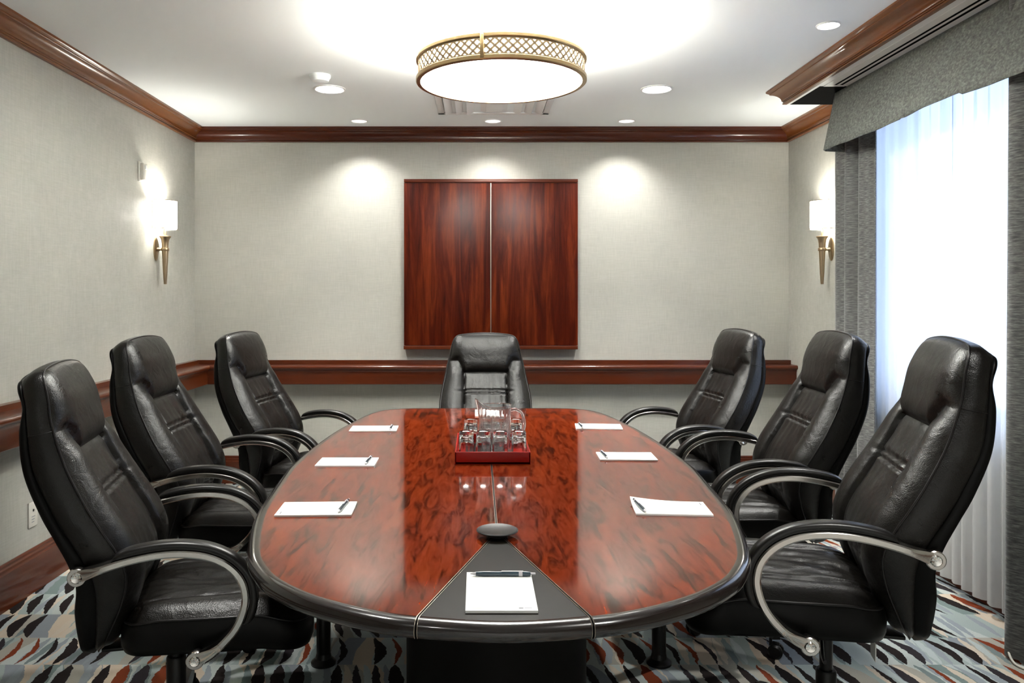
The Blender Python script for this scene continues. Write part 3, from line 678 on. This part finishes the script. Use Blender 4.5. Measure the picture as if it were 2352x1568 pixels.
def chair_back(root):
    m = len(SV)
    arcl = [0]
    for i in range(1, m): arcl.append(arcl[-1] + math.hypot(SV[i][0] - SV[i - 1][0], SV[i][1] - SV[i - 1][1]))
    tot = arcl[-1]
    V = []; zone = []
    for i, (ff, fz, gf, gz_, sf, sz, w_) in enumerate(SV):
        d = Vector((ff - gf, 0, fz - gz_)).normalized()
        # normal of the front curve
        a, b_ = SV[max(0, i - 1)], SV[min(m - 1, i + 1)]; t = Vector((b_[0] - a[0], 0, b_[1] - a[1])).normalized(); nr = Vector((t.z, 0, -t.x))
        if nr.x < 0: nr = -nr
        dt = tot - arcl[i]; db = arcl[i]
        for k in range(NA):
            u = -1 + 2 * k / (NA - 1); u = math.sin(u * PI / 2) * .35 + u * .65; l = u * w_; al = abs(l)
            de = w_ - al
            end = (1 - math.exp(-de / .022)) * (1 - math.exp(-dt / .03)) * (1 - math.exp(-db / .03))
            zb = .962 + .070 * sstep(.125, .175, al)
            cw = .135
            if fz > zb:
                bz = .014 + .032 * (1 - math.exp(-(fz - zb) / .016)) * (1 - .35 * sstep(1.06, 1.17, fz)) * (1 - .35 * (al / .22) ** 2); zn = 2
            else:
                near = math.exp(-(zb - fz) / .012)
                bz = .022 - .010 * near
                if al < cw:
                    bz += -.008 + .004 * math.cos(al / cw * PI / 2); zn = 1
                    for zs in (.838, .600):
                        q = fz - zs; bz += -.010 * (math.exp(-((q - .0085) / .0048) ** 2) + math.exp(-((q + .0085) / .0048) ** 2)) + .0060 * math.exp(-abs(q) / .05)
                        bz += .0075 * mnoise.noise(Vector((l * 32, fz * 5, 3 + zs))) * math.exp(-abs(q) / .07)
                    bz += .0045 * mnoise.noise(Vector((l * 20, fz * 6, 8)))
                else:
                    zn = 0
                    bz += .017 * math.sin(min(1, (al - cw) / max(.01, w_ - cw)) * PI) * sstep(1.02, .93, fz)
                    for zs in (.838, .99, .60):
                        bz -= .0045 * math.exp(-((fz - zs) / .006) ** 2) * math.exp(-(al - cw) / .03)
                        bz += .0038 * mnoise.noise(Vector((fz * 55 + al * 22, al * 9, zs + l))) * math.exp(-((fz - zs) / .045) ** 2) * math.exp(-(al - cw) / .05)
                bz -= .013 * math.exp(-((al - cw) / .007) ** 2) * sstep(1.0, .94, fz)
            arch = .009 * (1 - u * u) * sstep(1.12, 1.19, fz)
            V.append(Vector((ff, l, fz + arch)) + nr * (bz * end)); zone.append(zn)
    nn = NA
    Fz = {0: [], 1: [], 2: []}
    for i in range(m - 1):
        for k in range(nn - 1):
            f = (i * nn + k, i * nn + k + 1, (i + 1) * nn + k + 1, (i + 1) * nn + k)
            Fz[max(zone[j] for j in f) if 2 in [zone[j] for j in f] else min(zone[j] for j in f)].append(f)
    def subset(F, extraV=()):
        mp = {}; Vn = []; Fn = []
        for f in F:
            g = []
            for j in f:
                if j not in mp: mp[j] = len(Vn); Vn.append(V[j])
                g.append(mp[j])
            Fn.append(tuple(g))
        return Vn, Fn
    # boundary loop indices
    bl = [k for k in range(nn)] + [i * nn + nn - 1 for i in range(1, m)] + [(m - 1) * nn + k for k in range(nn - 2, -1, -1)] + [i * nn for i in range(m - 2, 0, -1)]
    def rp(j, s):   # point on the gusset (s 0 front .. 1 rear)
        i, k = divmod(j, nn); st = SV[i]; v = V[j]
        ar = v.z - st[1]
        g = Vector((st[2], v.y, st[3] + ar)); p = v.lerp(g, s); b_ = .010 * math.sin(s * PI)
        out = Vector((0, v.y, 0)); 
        if i == m - 1: out = Vector((0, 0, 1))
        elif i == 0: out = Vector((0, 0, -1))
        else: out = Vector((0, 1 if v.y > 0 else -1, 0)).lerp(Vector((0, 0, 1)), sstep(1.165, 1.196, st[1]) * .7)
        return p + out.normalized() * b_
    B0 = [V[j] for j in bl]; nb = len(bl)
    Vm, Fm = subset(Fz[0]); mb = MB(); mb.add(Vm, Fm)
    rings = [[rp(j, s) for j in bl] for s in (0, .12, .35, .6, .85, 1)]
    tuck = []
    for j in bl:
        i, k = divmod(j, nn); st = SV[i]; q = rp(j, 1); sh_ = Vector((st[4] - st[2], 0, st[5] - st[3]))
        q = q + sh_ * .45; q.y *= max(.3, 1 - .030 / max(.05, st[6]))
        if i == m - 1: q.z -= .012
        if i == 0: q.z += .012
        tuck.append(q)
    rings.append(tuck)
    Vg = [p for r in rings for p in r]; Fg = []
    for r in range(len(rings) - 1):
        for k in range(nb): Fg.append((r * nb + k, r * nb + (k + 1) % nb, (r + 1) * nb + (k + 1) % nb, (r + 1) * nb + k))
    mb.add(Vg, Fg)
    me = mesh_obj('backrest', mb.V, mb.F, 'leather', root, True, 55)
    for zn, nm in ((1, 'centre_panel'), (2, 'headrest')):
        Vs, Fs = subset(Fz[zn]); mesh_obj(nm, Vs, Fs, 'leather', me, True)
    MB().tube([p + Vector((.001, 0, 0)) for p in B0], .0034, 8, closed=True).build('piping', 'piping', me, True, None)
    # gusset seam under the headrest
    for sd in (0, nn - 1):
        i0 = min(range(m), key=lambda i: abs(SV[i][1] - 1.035)); j = i0 * nn + sd
        pts = [rp(j, s) + Vector((0, .0005 * (1 if sd else -1), -.006 * s)) for s in (0, .2, .4, .6, .8, 1)]
        MB().tube(pts, .0016, 6).build('gusset_seam', 'piping', me)
    # rear shell
    def shell(j, s):
        i, k = divmod(j, nn); st = SV[i]; v = V[j]; ar = (v.z - st[1])
        g = Vector((st[2], v.y, st[3] + ar)); r = Vector((st[4], v.y, st[5] + ar))
        inset = (.010, .002, .0, .004, .018)[s]; t = (0, .18, .6, .9, 1)[s]
        p = g.lerp(r, t); sc = max(.2, 1 - inset / max(.05, abs(SV[i][6])))
        p.y *= sc
        if i == m - 1: p.z -= inset
        if i == 0: p.z += inset
        return p
    rings = [[shell(j, s) for j in bl] for s in range(5)]
    Vg = [p for r in rings for p in r]; Fg = []
    for r in range(4):
        for k in range(nb): Fg.append((r * nb + k, r * nb + (k + 1) % nb, (r + 1) * nb + (k + 1) % nb, (r + 1) * nb + k))
    # rear face grid strips
    kk = len(Vg); Vr = []; 
    lastr = 4 * nb
    idx = {j: lastr + q for q, j in enumerate(bl)}
    for i in range(m):
        for k in range(1, nn - 1):
            j = i * nn + k
            if j in idx: continue
            Vr.append(shell(j, 4) + Vector((-.012 * (1 - (2 * k / (nn - 1) - 1) ** 2), 0, 0))); idx[j] = kk + len(Vr) - 1
    Fg += [(idx[i * nn + k], idx[i * nn + k + 1], idx[(i + 1) * nn + k + 1], idx[(i + 1) * nn + k]) for i in range(m - 1) for k in range(nn - 1)]
    mesh_obj('back_shell', Vg + Vr, Fg, 'leather_plain', root, True, 60)
def seat(root):
    f0, f1, hw, z0_ = -.115, .405, .252, .497
    NB, NC = 66, 61; V = []
    for i in range(NB):
        b_ = i / (NB - 1); b_ = .5 - .5 * math.cos(b_ * PI) * (.35) + (b_ - .5) * .65; f = f0 + (f1 - f0) * b_
        rr, rf = .075, .10
        w_ = hw - .018 * sstep(.2, -.1, f)
        if f < f0 + rr: w_ -= rr - math.sqrt(max(0, rr * rr - (f0 + rr - f) ** 2))
        if f > f1 - rf: w_ -= rf - math.sqrt(max(0, rf * rf - (f - f1 + rf) ** 2))
        ez = z0_ - .040 * sstep(.24, .41, f) - .012 * sstep(0, -.115, f)
        for k in range(NC):
            u = -1 + 2 * k / (NC - 1); u = math.sin(u * PI / 2) * .35 + u * .65; l = u * w_; al = abs(l)
            end = (1 - math.exp(-(w_ - al) / .03)) * (1 - math.exp(-(f - f0) / .02)) * (1 - math.exp(-(f1 - f) / .035))
            bz = .032
            if al > .15: bz += .013 * math.sin(min(1, (al - .15) / .1) * PI)
            else:
                bz += .004
                if f < .25: bz += .0100 * mnoise.noise(Vector((l * 26 + f * 4, f * 6, 2))) + .004 * mnoise.noise(Vector((l * 60 - f * 10, f * 9, 5)))
            if f < .27: bz -= .010 * math.exp(-((al - .15) / .006) ** 2)
            for fs in (.262, .274):
                if al < .15: bz -= .006 * math.exp(-((f - fs) / .0035) ** 2)
            V.append(Vector((f, l, ez + bz * end)))
    F = [(i * NC + k, i * NC + k + 1, (i + 1) * NC + k + 1, (i + 1) * NC + k) for i in range(NB - 1) for k in range(NC - 1)]
    bl = [k for k in range(NC)] + [i * NC + NC - 1 for i in range(1, NB)] + [(NB - 1) * NC + k for k in range(NC - 2, -1, -1)] + [i * NC for i in range(NB - 2, 0, -1)]
    nb = len(bl); c = Vector((.14, 0, 0))
    top = mesh_obj('seat', V, F, 'leather', root, True)
    rings = []
    for s, (out, zz) in enumerate(((0, 0), (.006, -.012), (.010, -.040), (.008, -.075), (.001, -.096), (-.02, -.103))):
        r = []
        for j in bl:
            v = V[j]; d = Vector((v.x - c.x, v.y, 0)).normalized(); h = (v.z + .02 * sstep(.25, .4, v.x) - .395) / .103
            r.append(Vector((v.x, v.y, v.z + zz * h)) + d * out)
        rings.append(r)
    Vg = [p for r in rings for p in r]; Fg = []
    for r in range(len(rings) - 1):
        for k in range(nb): Fg.append((r * nb + k, r * nb + (k + 1) % nb, (r + 1) * nb + (k + 1) % nb, (r + 1) * nb + k))
    Fg.append(tuple((len(rings) - 1) * nb + k for k in range(nb)))
    mesh_obj('side_panel', Vg, Fg, 'leather_plain', top, True, 60)
    MB().tube([V[j] for j in bl], .0034, 8, closed=True).build('piping', 'piping', top, True, None)
ARM = cat([(-.201, .657), (-.165, .6715), (-.12, .6865), (-.06, .701), (.01, .7105), (.075, .709), (.135, .696), (.185, .668), (.218, .628), (.229, .582), (.222, .537), (.203, .497), (.172, .461), (.135, .431), (.095, .409)], 5)
def armrest(root, s):
    n = len(ARM); V = []; F = []
    PR = [(-1, -.6), (-.85, -1), (.85, -1), (1, -.6), (1, .6), (.85, 1), (-.85, 1), (-1, .6)]
    ax = []
    for i, (f, z) in enumerate(ARM):
        a, b_ = ARM[max(0, i - 1)], ARM[min(n - 1, i + 1)]; t = Vector((b_[0] - a[0], 0, b_[1] - a[1])).normalized(); nr = Vector((-t.z, 0, t.x))
        e = min(i, n - 1 - i) / n; k = sstep(0, .13, e)
        th = .0165 * (1 - k) + .0098 * k                # in-plane half thickness, swelling towards the eyes
        lw = .009 + .011 * k; lat = .303 + .020 * k
        ax.append((Vector((f, s * lat, z)), nr, k))
        for p, q in PR: V.append(Vector((f, s * (lat + p * lw), z)) + nr * (q * th))
    m = 8
    for i in range(n - 1):
        for k in range(m): F.append((i * m + k, i * m + (k + 1) % m, (i + 1) * m + (k + 1) % m, (i + 1) * m + k))
    F += [tuple(range(m)), tuple((n - 1) * m + k for k in range(m))]
    mb = MB().add(V, F)
    for f, z in (ARM[0], ARM[-1]):
        mb.lathe([(.015, -.010), (.0225, -.010), (.0245, -.007), (.0245, .009), (.022, .0115), (.016, .0115)], (f, s * .303, z), 32, 'Y')
    ar = mb.build('armrest', 'chrome', root)
    for (f, z) in (ARM[0], ARM[-1]):
        MB().lathe([(.0145, -.006), (.0145, .013), (.012, .0155), (.004, .0135), (.001, .0135)] if s > 0 else [(.001, -.0135), (.004, -.0135), (.012, -.0155), (.0145, -.013), (.0145, .006)], (f, s * .303, z), 24, 'Y').build('bolt', 'bolt', ar)
    q = MB(); q.lathe([(.012, 0), (.012, 1)], (0, 0, 0), 16, 'Y'); q.V = [Vector((v.x + ARM[0][0], s * (.23 + .066 * v.y), v.z + ARM[0][1])) for v in q.V]; q.build('spacer', 'black_metal', ar)
    q = MB(); q.lathe([(.012, 0), (.012, 1)], (0, 0, 0), 16, 'Y'); q.V = [Vector((v.x + ARM[-1][0], s * (.20 + .096 * v.y), v.z + ARM[-1][1])) for v in q.V]; q.build('spacer', 'black_metal', ar)
    # pad on the outer side of the loop
    i0, i1 = int(n * .16), int(n * .76); V = []; F = []; PP = 14
    for i in range(i0, i1 + 1):
        c, nr, k = ax[i]; u = (i - i0) / (i1 - i0); tp = min(1, math.sqrt(max(0.0, 1 - (1 - min(1, u / .12)) ** 2)), math.sqrt(max(0.0, 1 - (1 - min(1, (1 - u) / .10)) ** 2))); tp = max(.05, tp)
        base_ = c + nr * .0105
        for k2 in range(PP):
            a = 2 * PI * k2 / PP; cx_ = math.copysign(abs(math.cos(a)) ** .7, math.cos(a)); sy = math.copysign(abs(math.sin(a)) ** .8, math.sin(a))
            V.append(base_ + Vector((0, .0245 * cx_ * (.6 + .4 * tp), 0)) + nr * ((.0120 + .0120 * sy) * tp))
    mm = i1 - i0 + 1
    for i in range(mm - 1):
        for k in range(PP): F.append((i * PP + k, i * PP + (k + 1) % PP, (i + 1) * PP + (k + 1) % PP, (i + 1) * PP + k))
    F += [tuple(range(PP)), tuple((mm - 1) * PP + k for k in range(PP))]
    mesh_obj('arm_pad', V, F, 'arm_pad', ar, True, 60)
def chair():
    root = empty('executive_chair', (0, 0, 0))
    chair_back(root); seat(root)
    for s in (-1, 1): armrest(root, s)
    q = MB(); q.box((-.12, -.10, .362), (.16, .10, .392), .008); q.box((-.15, -.05, .350), (-.10, .05, .39), .006)
    mc = q.build('tilt_mechanism', 'black_metal', root)
    MB().tube(cat([(.03, .08, .365), (.04, .16, .355), (.05, .23, .350), (.05, .26, .35)], 4), .005, 8).build('lever', 'black_plastic', mc)
    MB().box((-.205, -.04, .34), (-.10, .04, .352), .004).build('back_bracket', 'black_metal', root)
    MB().lathe([(.029, .10), (.029, .25), (.026, .255)], n=28).build('gas_column', 'black_plastic', root)
    MB().lathe([(.0185, .22), (.0185, .365), (.024, .366)], n=24).build('piston', 'black_metal', root)
    b_ = MB(); b_.lathe([(.044, .065), (.048, .075), (.046, .115), (.035, .125)], n=28)
    for k in range(5):
        a = 2 * PI * k / 5 + .31; mt = Matrix.Rotation(a, 4, 'Z')
        V = []
        for (r, w_, zb_, zt) in ((.035, .026, .066, .120), (.15, .021, .070, .110), (.26, .018, .072, .096), (.285, .015, .072, .090)):
            V += [(r, -w_, zb_), (r, w_, zb_), (r, w_ * .7, zt), (r, -w_ * .7, zt)]
        F = [tuple(range(4)), tuple(range(12, 16))] + [(i * 4 + j, i * 4 + (j + 1) % 4, i * 4 + 4 + (j + 1) % 4, i * 4 + 4 + j) for i in range(3) for j in range(4)]
        b_.add([mt @ Vector(v) for v in V], F)
    b_.build('star_base', 'black_metal', root, True, 30)
    for k in range(5):
        a = 2 * PI * k / 5 + .31; c = MB()
        for s in (-1, 1): c.lathe([(.006, s * .024), (.020, s * .024), (.027, s * .018), (.027, s * .007), (.012, s * .005)], (0, 0, .027), 24, 'Y')
        c.box((-.012, -.005, .02), (.014, .005, .060), .003); c.tube([(-.018, 0, .045), (-.018, 0, .072)], .006)
        c.xf(Matrix.Translation((.275 * math.cos(a) + .0, .275 * math.sin(a), 0)) @ Matrix.Rotation(a + 1.1 * k, 4, 'Z'))
        c.build('caster', 'black_plastic', root)
    return root
proto = chair()
LIFT = ('star_base', 'caster', 'gas_column')
def kindname(o): return o.name.split('.')[0]
CH = [(-.925, 2.436, 12.1, -.042, 'black leather executive chair nearest the camera on the left side'),
      (-1.038, 3.250, 1.0, -.012, 'black leather executive chair in the middle of the left side'),
      (-.959, 4.249, -9.7, -.042, 'black leather executive chair farthest back on the left side'),
      (1.033, 2.346, 166.5, .035, 'black leather executive chair nearest the camera on the right side'),
      (1.135, 3.250, 177.3, .009, 'black leather executive chair in the middle of the right side'),
      (1.097, 4.267, 187.8, -.028, 'black leather executive chair farthest back on the right side'),
      (.052, 4.74, -90, -.085, 'black leather executive chair at the head of the table below the cabinet')]
chairs = []
for i, (x, y, a, dz, l) in enumerate(CH):
    c = proto if i == 0 else copy_tree(proto); chairs.append((c, dz))
    c.location = (x, y, 0); c.rotation_euler = (0, 0, math.radians(a))
    tag(c, l, 'chair', 'executive chairs around the table')
for c, dz in chairs:
    for ch in c.children:
        if kindname(ch) not in LIFT: ch.location.z = dz
# small instruction tag hanging from the lever of the nearest right chair
tg = MB().box((-.13, -.028, .300), (-.127, .028, .352), .0005).build('hang_tag', 'paper', chairs[3][0]); tg['label'] = 'small white hang tag with red print'
q = MB()
for k in (-.012, .010):
    for z in (.315, .323, .331, .339): q.box((-.1305, k - .004, z), (-.1299, k + .005, z + .005))
q.build('printed_marks', 'tag_red', tg, False)
